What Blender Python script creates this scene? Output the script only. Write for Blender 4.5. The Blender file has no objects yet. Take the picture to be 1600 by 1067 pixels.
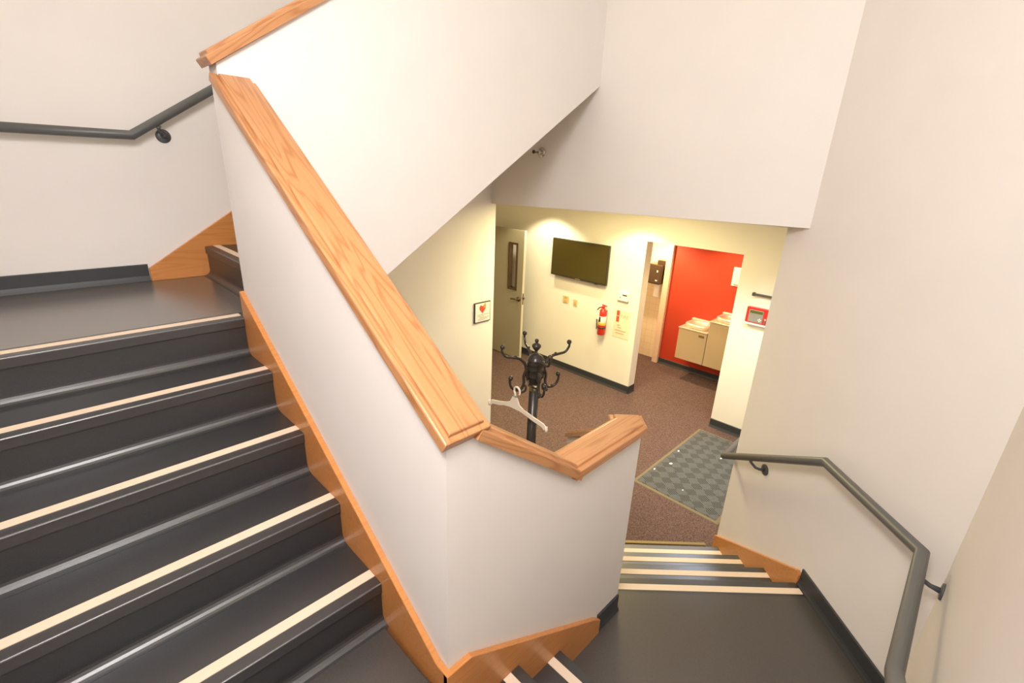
import bpy, bmesh, math, random
from mathutils import Vector, Matrix

# ------------------------------------------------------------------ layout
# Layout units: camera at the origin, +X along the main stair's nosings, +Y up the main stair,
# lobby floor at z = -2.6.  Everything is shifted and sized to metres with P() and S.
S = 1.06
ZF = -2.6
H2 = math.sqrt(0.5)
def P(x, y, z): return Vector((x * S, y * S, (z - ZF) * S))
def UN(u, n, z=None):
    p = (H2 * (u + n), H2 * (u - n))
    return p if z is None else (p[0], p[1], z)

scene = bpy.context.scene
col = scene.collection

# ------------------------------------------------------------------ camera
cam_d = bpy.data.cameras.new('camera'); cam = bpy.data.objects.new('camera', cam_d); col.objects.link(cam)
cam_d.sensor_width = 36.0; cam_d.lens = 737.8 / 1600 * 36; cam_d.clip_start = 0.02
Rr = [[0.70555154, -0.70762305, 0.03804583], [-0.21442809, -0.26435443, -0.94028459], [0.67542463, 0.65526115, -0.33825642]]
M = Matrix(((Rr[0][0], -Rr[1][0], -Rr[2][0], 0), (Rr[0][1], -Rr[1][1], -Rr[2][1], 0), (Rr[0][2], -Rr[1][2], -Rr[2][2], 0), (0, 0, 0, 1)))
M.translation = P(0, 0, 0)
cam.matrix_world = M
scene.camera = cam

# ------------------------------------------------------------------ light and exposure
w = bpy.data.worlds.new('world'); scene.world = w; w.use_nodes = True
w.node_tree.nodes['Background'].inputs[0].default_value = (1.0, 0.92, 0.84, 1)
w.node_tree.nodes['Background'].inputs[1].default_value = 0.1
scene.view_settings.view_transform = 'Standard'; scene.view_settings.look = 'None'
scene.view_settings.gamma = 1.0; scene.view_settings.use_curve_mapping = False
scene.view_settings.exposure = 0.0

def area(name, loc, size, energy, color, target=None, size_y=None):
    l = bpy.data.lights.new(name, 'AREA'); l.energy = energy; l.color = color; l.size = size * S
    if size_y: l.shape = 'RECTANGLE'; l.size_y = size_y * S
    o = bpy.data.objects.new(name, l); o.location = P(*loc)
    if target is not None:
        o.rotation_euler = (P(*target) - P(*loc)).to_track_quat('-Z', 'Y').to_euler()
    col.objects.link(o); return o
def spot(name, loc, energy, color, ang, blend, target, rad=0.04):
    l = bpy.data.lights.new(name, 'SPOT'); l.energy = energy; l.color = color; l.spot_size = math.radians(ang)
    l.spot_blend = blend; l.shadow_soft_size = rad
    o = bpy.data.objects.new(name, l); o.location = P(*loc)
    o.rotation_euler = (P(*target) - P(*loc)).to_track_quat('-Z', 'Y').to_euler()
    col.objects.link(o); return o

WARM = (1.0, 0.88, 0.52)
area('flash_bounce', (-0.28, 0.25, 1.0), 0.7, 86, (1.0, 0.945, 0.93), (1.0, 1.1, -0.9))
area('stairwell_ceiling_light', (1.0, 1.4, 4.5), 1.6, 32, (1.0, 0.88, 0.62))
area('stair_window_daylight', (0.95, -0.185, 1.35), 1.1, 8, (0.85, 0.93, 1.0), (0.95, 2.0, 1.05), 0.8)
area('upper_landing_light', (0.2, 2.5, 3.2), 0.6, 8, (1.0, 0.85, 0.7))
spot('lobby_downlight', (4.50, 4.10, -0.27), 72, (1.0, 0.90, 0.60), 116, 0.35, (4.50, 4.10, -2.6))
spot('lobby_downlight', (4.50, 2.75, -0.27), 62, (1.0, 0.84, 0.42), 116, 0.35, (4.50, 2.75, -2.6))
spot('entry_daylight', (4.10, 1.20, -0.27), 158, (0.72, 0.82, 1.0), 118, 0.6, (4.10, 1.20, -2.6), 0.30)  # added spot standing in for daylight from the unseen entry door
area('lobby_fill_light', (3.7, 2.6, -0.27), 0.7, 76, (1.0, 0.83, 0.40))  # added soft fill, no fixture there; brightens lobby and sign wall
spot('alcove_downlight', (5.75, 2.2, -0.62), 54, (1.0, 0.80, 0.45), 150, 0.6, (5.75, 2.2, -2.6))
spot('alcove_downlight', (5.85, 3.2, -0.62), 125, (1.0, 0.75, 0.42), 150, 0.6, (5.85, 3.2, -2.6))

# ------------------------------------------------------------------ materials
def mat(name, color, rough=0.5, metal=0.0, spec=0.5):
    m = bpy.data.materials.new(name); m.use_nodes = True
    b = m.node_tree.nodes['Principled BSDF']
    b.inputs['Base Color'].default_value = (*color, 1); b.inputs['Roughness'].default_value = rough
    b.inputs['Metallic'].default_value = metal; b.inputs['Specular IOR Level'].default_value = spec
    return m
def ior(m, v): m.node_tree.nodes['Principled BSDF'].inputs['IOR'].default_value = v; return m
def nodes(m): nt = m.node_tree; return nt, nt.nodes, nt.links, nt.nodes['Principled BSDF']
def noisy(m, c1, c2, scale, bump=0.0, detail=4, bscale=None, bdist=0.002, stretch=None):
    nt, N, L, b = nodes(m)
    tc = N.new('ShaderNodeTexCoord'); src = tc.outputs['Object']
    if stretch:
        mp = N.new('ShaderNodeMapping'); mp.inputs['Scale'].default_value = stretch
        L.new(src, mp.inputs[0]); src = mp.outputs[0]
    n = N.new('ShaderNodeTexNoise'); n.inputs['Scale'].default_value = scale; n.inputs['Detail'].default_value = detail
    L.new(src, n.inputs['Vector'])
    r = N.new('ShaderNodeValToRGB'); r.color_ramp.elements[0].position = 0.35; r.color_ramp.elements[1].position = 0.65
    r.color_ramp.elements[0].color = (*c1, 1); r.color_ramp.elements[1].color = (*c2, 1)
    L.new(n.outputs['Fac'], r.inputs[0]); L.new(r.outputs[0], b.inputs['Base Color'])
    if bump:
        n2 = N.new('ShaderNodeTexNoise'); n2.inputs['Scale'].default_value = bscale or scale; n2.inputs['Detail'].default_value = 3
        L.new(src, n2.inputs['Vector'])
        bp = N.new('ShaderNodeBump'); bp.inputs['Strength'].default_value = bump; bp.inputs['Distance'].default_value = bdist
        L.new(n2.outputs['Fac'], bp.inputs['Height']); L.new(bp.outputs[0], b.inputs['Normal'])
    return m
def oak(name, light, dark, axis='X'):
    m = mat(name, light, 0.32); nt, N, L, b = nodes(m)
    tc = N.new('ShaderNodeTexCoord')
    mp = N.new('ShaderNodeMapping')
    mp.inputs['Scale'].default_value = {'X': (0.55, 7, 7), 'Y': (7, 0.55, 7)}[axis]
    mp.inputs['Location'].default_value = (0.35, 0.12, 0.45); mp.inputs['Rotation'].default_value = (0.2, 0.09, 0.03)
    L.new(tc.outputs['Object'], mp.inputs[0])
    big = N.new('ShaderNodeTexNoise'); big.inputs['Scale'].default_value = 1.6; big.inputs['Detail'].default_value = 2
    L.new(mp.outputs[0], big.inputs['Vector'])
    wv = N.new('ShaderNodeMath'); wv.operation = 'MULTIPLY'; wv.inputs[1].default_value = 75.0
    L.new(big.outputs['Fac'], wv.inputs[0])
    sn = N.new('ShaderNodeMath'); sn.operation = 'SINE'; L.new(wv.outputs[0], sn.inputs[0])
    rr = N.new('ShaderNodeMapRange'); rr.inputs[1].default_value = -1; rr.inputs[2].default_value = 1
    L.new(sn.outputs[0], rr.inputs[0])
    fine = N.new('ShaderNodeTexNoise'); fine.inputs['Scale'].default_value = 22; fine.inputs['Detail'].default_value = 3
    mp2 = N.new('ShaderNodeMapping'); mp2.inputs['Scale'].default_value = {'X': (0.35, 8, 8), 'Y': (8, 0.35, 8)}[axis]
    L.new(tc.outputs['Object'], mp2.inputs[0]); L.new(mp2.outputs[0], fine.inputs['Vector'])
    mx = N.new('ShaderNodeMath'); mx.operation = 'POWER'; mx.inputs[1].default_value = 4.0
    L.new(rr.outputs[0], mx.inputs[0])
    ad = N.new('ShaderNodeMath'); ad.operation = 'MULTIPLY_ADD'; ad.inputs[1].default_value = 0.55
    fm = N.new('ShaderNodeMath'); fm.operation = 'MULTIPLY'; fm.inputs[1].default_value = 0.45
    L.new(fine.outputs['Fac'], fm.inputs[0]); L.new(mx.outputs[0], ad.inputs[0]); L.new(fm.outputs[0], ad.inputs[2])
    r = N.new('ShaderNodeValToRGB'); r.color_ramp.elements[0].position = 0.15; r.color_ramp.elements[1].position = 0.9
    r.color_ramp.elements[0].color = (*light, 1); r.color_ramp.elements[1].color = (*dark, 1)
    L.new(ad.outputs[0], r.inputs[0]); L.new(r.outputs[0], b.inputs['Base Color'])
    bp = N.new('ShaderNodeBump'); bp.inputs['Strength'].default_value = 0.15; bp.inputs['Distance'].default_value = 0.001
    L.new(ad.outputs[0], bp.inputs['Height']); L.new(bp.outputs[0], b.inputs['Normal'])
    return m

PAINT = noisy(mat('wall_paint', (0.82, 0.78, 0.745), 0.55), (0.81, 0.77, 0.735), (0.83, 0.79, 0.755), 3, 0.08, 3, 260, 0.0008)
LPAINT = noisy(mat('lobby_paint', (0.84, 0.79, 0.69), 0.55), (0.83, 0.78, 0.68), (0.85, 0.80, 0.70), 3, 0.08, 3, 260, 0.0008)
CEIL = mat('ceiling_paint', (0.80, 0.78, 0.74), 0.8)
RUBBER = noisy(ior(mat('rubber', (0.03, 0.03, 0.034), 0.36), 2.0), (0.013, 0.013, 0.015), (0.030, 0.029, 0.031), 420, 0.25, 2, 500, 0.0006)
RISERM = noisy(ior(mat('rubber_riser', (0.02, 0.02, 0.022), 0.35), 1.75), (0.014, 0.014, 0.016), (0.031, 0.030, 0.032), 420, 0.3, 2, 500, 0.0006)
LANDM = noisy(ior(mat('rubber_landing_sheen', (0.06, 0.05, 0.045), 0.24), 3.6), (0.085, 0.071, 0.063), (0.115, 0.098, 0.087), 300, 0.2, 2, 500, 0.0006)  # paler base paints in part of the far wall's reflection
RUBBER2 = noisy(ior(mat('rubber_landing', (0.035, 0.033, 0.034), 0.36), 1.9), (0.036, 0.031, 0.028), (0.066, 0.057, 0.051), 420, 0.3, 2, 500, 0.0006)
BASE = mat('rubber_base', (0.035, 0.037, 0.041), 0.45)
STRIP = mat('nosing_tan', (0.78, 0.63, 0.48), 0.55)
OAK = oak('oak', (0.53, 0.258, 0.108), (0.37, 0.152, 0.052))
OAKSKIRT = oak('oak_skirt', (0.60, 0.25, 0.072), (0.52, 0.205, 0.055))
CARPET = noisy(mat('carpet', (0.13, 0.075, 0.06), 0.95, spec=0.1), (0.075, 0.047, 0.042), (0.190, 0.121, 0.108), 110, 0.8, 3, 240, 0.006)
RAIL = mat('rail_grey', (0.105, 0.108, 0.105), 0.38)
RAILD = mat('bracket_grey', (0.075, 0.08, 0.085), 0.35)
BLACK = mat('coat_rack_black', (0.036, 0.029, 0.024), 0.27)
BRASS = mat('worn_brass', (0.20, 0.14, 0.05), 0.5, 0.4)
BASIN = mat('basin_steel', (0.70, 0.58, 0.46), 0.25, 0.5)
STEEL = mat('steel', (0.62, 0.58, 0.54), 0.22, 0.9)
DOORP = mat('door_paint', (0.30, 0.26, 0.18), 0.5)
DOOREDGE = mat('door_edge', (0.62, 0.58, 0.46), 0.5)
BRONZE = mat('dark_bronze', (0.09, 0.05, 0.025), 0.4, 0.5)
WHITEP = mat('white_plastic', (0.78, 0.76, 0.70), 0.5)
CREAM = mat('cream_plastic', (0.66, 0.48, 0.22), 0.5)
HANGER = mat('hanger_plastic', (0.93, 0.83, 0.70), 0.4)
RED = mat('red_enamel', (0.62, 0.03, 0.02), 0.32)
REDW = noisy(mat('red_wall_paint', (0.46, 0.036, 0.009), 0.6), (0.45, 0.034, 0.0085), (0.47, 0.038, 0.0095), 4)
PAPER = mat('paper', (0.80, 0.76, 0.70), 0.7)
DARK = mat('dark_plastic', (0.03, 0.028, 0.025), 0.4)
BLK = mat('black_frame', (0.02, 0.017, 0.015), 0.5)
SCREEN = mat('tv_screen', (0.048, 0.034, 0.005), 0.14)  # olive brown base stands in for the lobby reflected in the screen
TAN = mat('fountain_panel', (0.45, 0.34, 0.21), 0.45)
TRIMW = mat('trim_paint', (0.72, 0.52, 0.38), 0.5)
YEL = mat('yellow_label', (0.80, 0.45, 0.04), 0.5)
GREYL = mat('print_grey', (0.32, 0.28, 0.26), 0.7)
REDPRINT = mat('print_red', (0.60, 0.06, 0.04), 0.7)
PINKPRINT = mat('print_faded_red', (0.72, 0.36, 0.28), 0.7)
ORANGE = mat('print_orange', (0.85, 0.28, 0.05), 0.7)
LCD = mat('lcd_green', (0.10, 0.11, 0.02), 0.3)
KEYPAD = mat('keypad_grey', (0.27, 0.25, 0.21), 0.5)
DISP = mat('smoke_brown_plastic', (0.055, 0.030, 0.014), 0.2)
GLASS = mat('door_glass', (0.95, 0.95, 0.92), 0.05)
GLASS.node_tree.nodes['Principled BSDF'].inputs['Transmission Weight'].default_value = 1.0
GLASS.node_tree.nodes['Principled BSDF'].inputs['IOR'].default_value = 1.2

def tile_mat():
    m = mat('wall_tile', (0.80, 0.66, 0.46), 0.12); nt, N, L, b = nodes(m)
    tc = N.new('ShaderNodeTexCoord'); sp = N.new('ShaderNodeSeparateXYZ'); cb = N.new('ShaderNodeCombineXYZ')
    L.new(tc.outputs['Object'], sp.inputs[0]); L.new(sp.outputs[1], cb.inputs[0]); L.new(sp.outputs[2], cb.inputs[1])
    br = N.new('ShaderNodeTexBrick'); br.inputs['Scale'].default_value = 1.0
    br.inputs['Brick Width'].default_value = 0.11; br.inputs['Row Height'].default_value = 0.11; br.offset = 0
    br.inputs['Mortar Size'].default_value = 0.002
    br.inputs['Color1'].default_value = (0.82, 0.68, 0.47, 1); br.inputs['Color2'].default_value = (0.80, 0.66, 0.45, 1)
    br.inputs['Mortar'].default_value = (0.66, 0.52, 0.34, 1)
    L.new(cb.outputs[0], br.inputs['Vector']); L.new(br.outputs['Color'], b.inputs['Base Color'])
    return m
TILE = tile_mat()

def mat_mat():
    m = mat('ribbed_mat', (0.10, 0.11, 0.11), 0.9, spec=0.15); nt, N, L, b = nodes(m)
    tc = N.new('ShaderNodeTexCoord')
    mp = N.new('ShaderNodeMapping'); mp.inputs['Rotation'].default_value = (0, 0, math.radians(45)); L.new(tc.outputs['Object'], mp.inputs[0])
    ck = N.new('ShaderNodeTexChecker'); ck.inputs['Scale'].default_value = 11.5
    ck.inputs['Color1'].default_value = (1, 1, 1, 1); ck.inputs['Color2'].default_value = (0, 0, 0, 1)
    L.new(mp.outputs[0], ck.inputs['Vector'])
    mp2 = N.new('ShaderNodeMapping'); mp2.inputs['Rotation'].default_value = (0, 0, math.radians(28)); L.new(tc.outputs['Object'], mp2.inputs[0])
    wv = N.new('ShaderNodeTexWave'); wv.wave_type = 'BANDS'; wv.bands_direction = 'X'; wv.inputs['Scale'].default_value = 18
    wv.inputs['Distortion'].default_value = 0.0; L.new(mp2.outputs[0], wv.inputs['Vector'])
    r = N.new('ShaderNodeValToRGB'); r.color_ramp.elements[0].position = 0.15; r.color_ramp.elements[1].position = 0.45
    r.color_ramp.elements[0].color = (0.014, 0.011, 0.009, 1); r.color_ramp.elements[1].color = (0.112, 0.114, 0.118, 1)
    L.new(wv.outputs['Fac'], r.inputs[0])
    ns = N.new('ShaderNodeTexNoise'); ns.inputs['Scale'].default_value = 220; L.new(tc.outputs['Object'], ns.inputs['Vector'])
    r2 = N.new('ShaderNodeValToRGB'); r2.color_ramp.elements[0].color = (0.070, 0.072, 0.075, 1); r2.color_ramp.elements[1].color = (0.138, 0.142, 0.148, 1)
    r2.color_ramp.elements[0].position = 0.3; r2.color_ramp.elements[1].position = 0.7
    L.new(ns.outputs['Fac'], r2.inputs[0])
    mx = N.new('ShaderNodeMix'); mx.data_type = 'RGBA'
    L.new(ck.outputs['Fac'], mx.inputs['Factor']); L.new(r2.outputs[0], mx.inputs[6]); L.new(r.outputs[0], mx.inputs[7])
    L.new(mx.outputs[2], b.inputs['Base Color'])
    bp = N.new('ShaderNodeBump'); bp.inputs['Distance'].default_value = 0.003; bp.inputs['Strength'].default_value = 0.5
    L.new(ns.outputs['Fac'], bp.inputs['Height']); L.new(bp.outputs[0], b.inputs['Normal'])
    return m
MATM = mat_mat()
MATEDGE = mat('mat_edge', (0.16, 0.125, 0.07), 0.7)

# ------------------------------------------------------------------ mesh helpers
class MB:
    def __init__(s): s.v = []; s.f = []; s.sm = []
    def add(s, vs, fs, smooth=False):
        o = len(s.v); s.v += [Vector(v) for v in vs]
        for f in fs: s.f.append([i + o for i in f]); s.sm.append(smooth)
        return s
    def box(s, x0, x1, y0, y1, z0, z1):
        vs = [(x, y, z) for z in (z0, z1) for y in (y0, y1) for x in (x0, x1)]
        return s.add(vs, [(0, 2, 3, 1), (4, 5, 7, 6), (0, 1, 5, 4), (2, 6, 7, 3), (0, 4, 6, 2), (1, 3, 7, 5)])
    def rings(s, rings, smooth=False, closed=False, cap=True):
        n = len(rings[0]); vs = [p for r in rings for p in r]; fs = []
        m = len(rings)
        for i in range(m - (0 if closed else 1)):
            a = i * n; b = ((i + 1) % m) * n
            for j in range(n):
                k = (j + 1) % n; fs.append((a + j, a + k, b + k, b + j))
        o = len(s.v); s.add(vs, fs, smooth)
        if cap and not closed:
            s.f.append([o + j for j in reversed(range(n))]); s.sm.append(False)
            s.f.append([o + (m - 1) * n + j for j in range(n)]); s.sm.append(False)
        return s
    def prism(s, poly, fn, t0, t1):
        """poly of 2D points, fn(a,b,t) -> xyz"""
        return s.rings([[fn(a, b, t0) for a, b in poly], [fn(a, b, t1) for a, b in poly]])
    def extz(s, poly, z0, z1): return s.prism(poly, lambda a, b, t: (a, b, t), z0, z1)
    def tube(s, pts, r, n=12, mitre=True, closed=False):
        pts = [Vector(p) for p in pts]; rs = r if isinstance(r, (list, tuple)) else [r] * len(pts)
        m = len(pts); rings = []; up = None
        for i, p in enumerate(pts):
            if closed: d0 = (p - pts[i - 1]).normalized(); d1 = (pts[(i + 1) % m] - p).normalized()
            else:
                d0 = (p - pts[i - 1]).normalized() if i else (pts[1] - p).normalized()
                d1 = (pts[i + 1] - p).normalized() if i < m - 1 else d0
            t = (d0 + d1)
            t = t.normalized() if t.length > 1e-6 else d0
            if up is None:
                up = Vector((0, 0, 1)) if abs(t.z) < .9 else Vector((1, 0, 0))
            sd = t.cross(up).normalized(); up = sd.cross(t).normalized()
            c = max(0.35, d0.dot(t)); ring = []
            bend = (d1 - d0); bend = bend - t * bend.dot(t)
            bn = bend.normalized() if bend.length > 1e-5 else None
            for k in range(n):
                a = 2 * math.pi * k / n; off = (sd * math.cos(a) + up * math.sin(a)) * rs[i]
                if mitre and bn is not None: off += bn * off.dot(bn) * (1 / c - 1)
                ring.append(p + off)
            rings.append(ring)
        return s.rings(rings, True, closed)
    def lathe(s, prof, c, axis=(0, 0, 1), n=20):
        ax = Vector(axis).normalized(); c = Vector(c)
        e1 = ax.orthogonal().normalized(); e2 = ax.cross(e1)
        rings = [[c + ax * h + (e1 * math.cos(2 * math.pi * k / n) + e2 * math.sin(2 * math.pi * k / n)) * max(r, 1e-4) for k in range(n)] for r, h in prof]
        return s.rings(rings, True)
    def ball(s, c, r, n=12):
        return s.lathe([(r * math.sin(math.pi * i / 8), -r * math.cos(math.pi * i / 8)) for i in range(9)], c, (0, 0, 1), n)

WM = {}
def link(o, parent):
    col.objects.link(o)
    if parent is not None: o.parent = parent
def empty(name, at):
    o = bpy.data.objects.new(name, None); col.objects.link(o); o.location = P(*at); o.empty_display_size = 0.1
    WM[o.name] = Matrix.Translation(P(*at)); return o
def build(mb, name, material, parent=None, frame=None, bevel=0.0, mats=None, fmat=None, seg=2, autosmooth=True):
    """Mesh given in layout coordinates (or in `frame`, a rigid layout-space matrix) -> one object."""
    if frame is None:
        if parent is not None: fw = WM[parent.name].copy()
        else:
            c = sum(mb.v, Vector()) / len(mb.v); zmin = min(v.z for v in mb.v)
            fw = Matrix.Translation(P(c.x, c.y, zmin))
        inv = fw.inverted()
        co = [inv @ P(*v) for v in mb.v]
    else:
        fw = frame.to_3x3().to_4x4(); fw.translation = P(*frame.translation)
        co = [v * S for v in mb.v]
    me = bpy.data.meshes.new(name); me.from_pydata([tuple(v) for v in co], [], mb.f); me.update()
    for p, sm in zip(me.polygons, mb.sm): p.use_smooth = sm
    bm = bmesh.new(); bm.from_mesh(me); bmesh.ops.recalc_face_normals(bm, faces=bm.faces)
    if bevel:
        es = [e for e in bm.edges if len(e.link_faces) == 2 and e.calc_face_angle(0) > 0.5]
        bmesh.ops.bevel(bm, geom=es, offset=bevel * S, segments=seg, affect='EDGES', profile=0.5, clamp_overlap=True)
    bm.to_mesh(me); bm.free()
    for m_ in (mats or [material]): me.materials.append(m_)
    if fmat:
        for p in me.polygons: p.material_index = fmat(p)
    o = bpy.data.objects.new(name, me); link(o, parent)
    WM[o.name] = fw
    o.matrix_basis = (WM[parent.name].inverted() @ fw) if parent is not None else fw
    return o
def tag(o, label, cat, group=None):
    o['label'] = label; o['category'] = cat
    if group: o['group'] = group
    return o
def struct(o): o['kind'] = 'structure'; return o
def lab(o, s): o['label'] = s; return o
def text(body, name, material, parent, origin, xdir, ydir, size, ext=0.0006):
    c = bpy.data.curves.new(name, 'FONT'); c.body = body; c.size = size * S; c.align_x = 'CENTER'; c.align_y = 'CENTER'; c.extrude = ext
    c.materials.append(material)
    tmp = bpy.data.objects.new(name, c); col.objects.link(tmp)
    me = bpy.data.meshes.new_from_object(tmp.evaluated_get(bpy.context.evaluated_depsgraph_get()))
    bpy.data.objects.remove(tmp); o = bpy.data.objects.new(name, me); link(o, parent)
    x = Vector(xdir).normalized(); y = Vector(ydir).normalized(); z = x.cross(y)
    m = Matrix((x, y, z)).transposed().to_4x4(); m.translation = P(*origin)
    o.matrix_basis = WM[parent.name].inverted() @ m
    return o
def offset_poly(poly, d):
    n = len(poly); out = []
    for i in range(n):
        p0, p1, p2 = Vector(poly[i - 1]), Vector(poly[i]), Vector(poly[(i + 1) % n])
        e0 = (p1 - p0).normalized(); e1 = (p2 - p1).normalized()
        n0 = Vector((-e0.y, e0.x)); n1 = Vector((-e1.y, e1.x)); b = n0 + n1
        b = b / max(0.2, (1 + n0.dot(n1)))
        out.append((p1.x + b.x * d, p1.y + b.y * d))
    return out
CAPPROF = [(0, 0), (0.0, 0.026), (0.0015, 0.0295), (0.005, 0.031), (0.016, 0.0315), (0.0175, 0.034), (0.0185, 0.040), (0.021, 0.0425), (0.025, 0.0435)]
def cap_board(poly, z=0.0):
    """Counter-clockwise footprint; moulded edge all round."""
    mb = MB(); mb.rings([[(a, b, z + h) for a, b in offset_poly(poly, d)] for d, h in CAPPROF]); return mb
def slope_frame(origin, xdir, side):
    x = Vector(xdir).normalized(); y = Vector(side); y = (y - x * y.dot(x)).normalized(); zz = x.cross(y)
    m = Matrix((x, y, zz)).transposed().to_4x4(); m.translation = Vector(origin); return m

# ------------------------------------------------------------------ levels of the stair
Z0, Z1, Z2 = -0.64, -1.48, -1.95
RISE1, RUN1 = 0.168, 0.265
NOSE1 = [2.19 - RUN1 * k for k in range(5)]
XL, XG = -0.42, 0.606                      # left wall, face of the half wall
YW, YG, YN, YB = -0.21, 0.795, 2.117, 3.20  # near wall, half wall front, upper guard face, back wall
NW = 1.567                                  # n of the right-hand wall
UEND = 2.715                                # its free end
TOP = 4.6

# ------------------------------------------------------------------ the setting: floors
fl = MB().extz([(0.72, -0.4), (7.0, -0.4), (7.0, 6.0), (0.72, 6.0)], ZF - 0.1, ZF)
struct(build(fl, 'floor', CARPET))
struct(build(MB().extz([(XL, NOSE1[0] + 0.099), (0.75, NOSE1[0] + 0.099), (0.75, YB), (XL, YB)], Z0 - 0.15, Z0), 'floor_upper_landing', LANDM))
struct(build(MB().extz([(XL, YW), (0.571, YW), (0.571, YG - 0.005), (0.571, 1.12), (XL, 1.12)], Z1 - 0.12, Z1), 'floor_middle_landing', RUBBER2))
u_edge = 1.796
pa = UN(u_edge, NW - 0.002); pb = UN(u_edge, 0.58)
struct(build(MB().extz([(1.145, YW), (2.004, YW), pa, pb, (1.612, YG - 0.003), (1.145, YG - 0.003)], Z2 - 0.12, Z2), 'floor_lower_landing', RUBBER2))
struct(build(MB().extz([(XL - 0.1, YW - 0.1), (3.2, YW - 0.1), (3.2, YB + 0.1), (XL - 0.1, YB + 0.1)], TOP, TOP + 0.1), 'ceiling', CEIL))
struct(build(MB().extz([(2.99, 0.1), (7.0, 0.1), (7.0, 6.0), (2.99, 6.0)], -0.235, -0.15), 'ceiling_lobby', CEIL))

# ------------------------------------------------------------------ the setting: walls
struct(build(MB().box(XL - 0.12, 3.02, YB, YB + 0.12, ZF, TOP), 'wall_back', PAINT))
struct(build(MB().box(XL - 0.12, XL, YW, YB, ZF, TOP), 'wall_left', PAINT))
struct(build(MB().box(XL - 0.12, 2.006, YW - 0.12, YW, ZF, TOP), 'wall_near', PAINT))
c0 = UN(NW + YW * 2 * H2, NW)
struct(build(MB().extz([UN(1.27, NW), UN(UEND, NW), UN(UEND, NW + 0.12), UN(1.15, NW + 0.12)], ZF, TOP), 'wall_right', PAINT))
hd = MB()
h0, h1, h2, h3 = (2.885, 0.640), (2.968, 3.20), (3.020, 3.20), (3.040, 0.80)
hd.rings([[(*h0, -0.219), (*h1, -0.272), (*h2, -0.272), (*h3, -0.235)], [(*h0, TOP), (*h1, TOP), (*h2, TOP), (*h3, TOP)]])
struct(build(hd, 'wall_header', PAINT))

# half wall of the main flight (rises with it), the low wall along the middle flight, the upper flight's guard
hw = MB().prism([(YG, ZF), (YG, -0.634), (2.20, -0.634 + 0.663 * (2.20 - YG)), (2.20, ZF)], lambda a, b, t: (t, a, b), XG, 0.717)
struct(build(hw, 'wall_half_main', PAINT))
lw = MB().prism([(0.717, ZF), (0.717, -0.656), (0.72, -0.658), (1.17, -0.995), (1.17, ZF)], lambda a, b, t: (a, t, b), YG, 0.905)
lw.extz([(1.17, YG), (1.605, YG), (1.662, 0.852), (1.590, 0.924), (1.545, 0.905), (1.17, 0.905)], ZF, -0.988)
struct(build(lw, 'wall_half_low', PAINT))
ug = MB().prism([(XG, -0.93), (0.70, -0.873), (2.96, 0.580), (2.96, 1.90), (XG, 0.325)], lambda a, b, t: (a, t, b), YN, 2.205)
struct(build(ug, 'wall_upper_guard', PAINT))
fg_s = -0.61
g = MB().prism([(1.75, ZF), (1.75, -0.99), (1.79, -1.066), (2.93, -1.765), (2.93, ZF)], lambda a, b, t: UN(a, t, b), 0.468, 0.572)
struct(build(g, 'wall_half_lobby', PAINT))

# lobby walls
struct(build(MB().box(4.95, 5.09, 2.725, 6.0, ZF, -0.235), 'wall_lobby_tv', LPAINT))
struct(build(MB().box(4.95, 5.09, 0.1, 1.66, ZF, -0.235), 'wall_lobby_panel', LPAINT))
struct(build(MB().box(4.95, 5.09, 1.66, 2.725, -0.685, -0.235), 'wall_lobby_lintel', LPAINT))
struct(build(MB().box(3.02, 4.95, 5.42, 5.52, ZF, -0.235), 'wall_lobby_far', LPAINT))
struct(build(MB().box(3.03, 4.95, 0.68, 0.80, ZF, -0.235), 'wall_lobby_entry', LPAINT))
struct(build(MB().box(2.90, 3.02, 3.32, 5.52, ZF, -0.235), 'wall_lobby_side', LPAINT))
struct(build(MB().box(6.25, 6.40, 0.8, 3.005, ZF, -0.45), 'wall_alcove_red', REDW))
struct(build(MB().box(6.36, 6.46, 3.09, 4.2, ZF, -0.45), 'wall_restroom_tile', TILE))
struct(build(MB().box(5.09, 6.36, 4.1, 4.2, ZF, -0.45), 'wall_alcove_far', LPAINT))
struct(build(MB().box(5.09, 6.25, 0.8, 0.9, ZF, -0.45), 'wall_alcove_side', LPAINT))
struct(build(MB().box(5.09, 6.46, 0.8, 4.2, -0.55, -0.45), 'ceiling_alcove', CEIL))
struct(build(MB().box(6.20, 6.44, 3.003, 3.09, ZF, -0.55), 'trim_1', TRIMW, bevel=0.006))

# ------------------------------------------------------------------ black rubber baseboards (with a toe)
def baseboard(name, p, q, nrm, z, h=0.085, th=0.008, toe=0.018, mtl=BASE):
    p = Vector((*p, 0)); q = Vector((*q, 0)); nn = Vector((*nrm, 0)).normalized()
    prof = [(0, 0), (toe, 0), (toe, 0.004), (th + 0.004, 0.016), (th, 0.03), (th, h - 0.004), (th - 0.004, h), (0, h)]
    mb = MB().rings([[(b.x + nn.x * d, b.y + nn.y * d, z + hh) for d, hh in prof] for b in (p, q)])
    return struct(build(mb, name, mtl))
baseboard('baseboard_back', (XL, YB), (0.425, YB), (0, -1), Z0, 0.092)
baseboard('baseboard_right', UN(1.27, NW), UN(1.875, NW), (-1, 1), Z2, 0.098)
baseboard('baseboard_half_low', (1.44, YG), (1.606, YG), (0, -1), Z2, 0.092)
baseboard('baseboard_tv', (4.95, 2.725), (4.95, 5.42), (-1, 0), ZF, 0.098)
baseboard('baseboard_tv_return', (4.945, 2.725), (5.09, 2.725), (0, -1), ZF, 0.098)
baseboard('baseboard_panel', (4.95, 0.8), (4.95, 1.66), (-1, 0), ZF, 0.098)
baseboard('baseboard_red', (6.25, 0.9), (6.25, 3.003), (-1, 0), ZF, 0.085)
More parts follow.
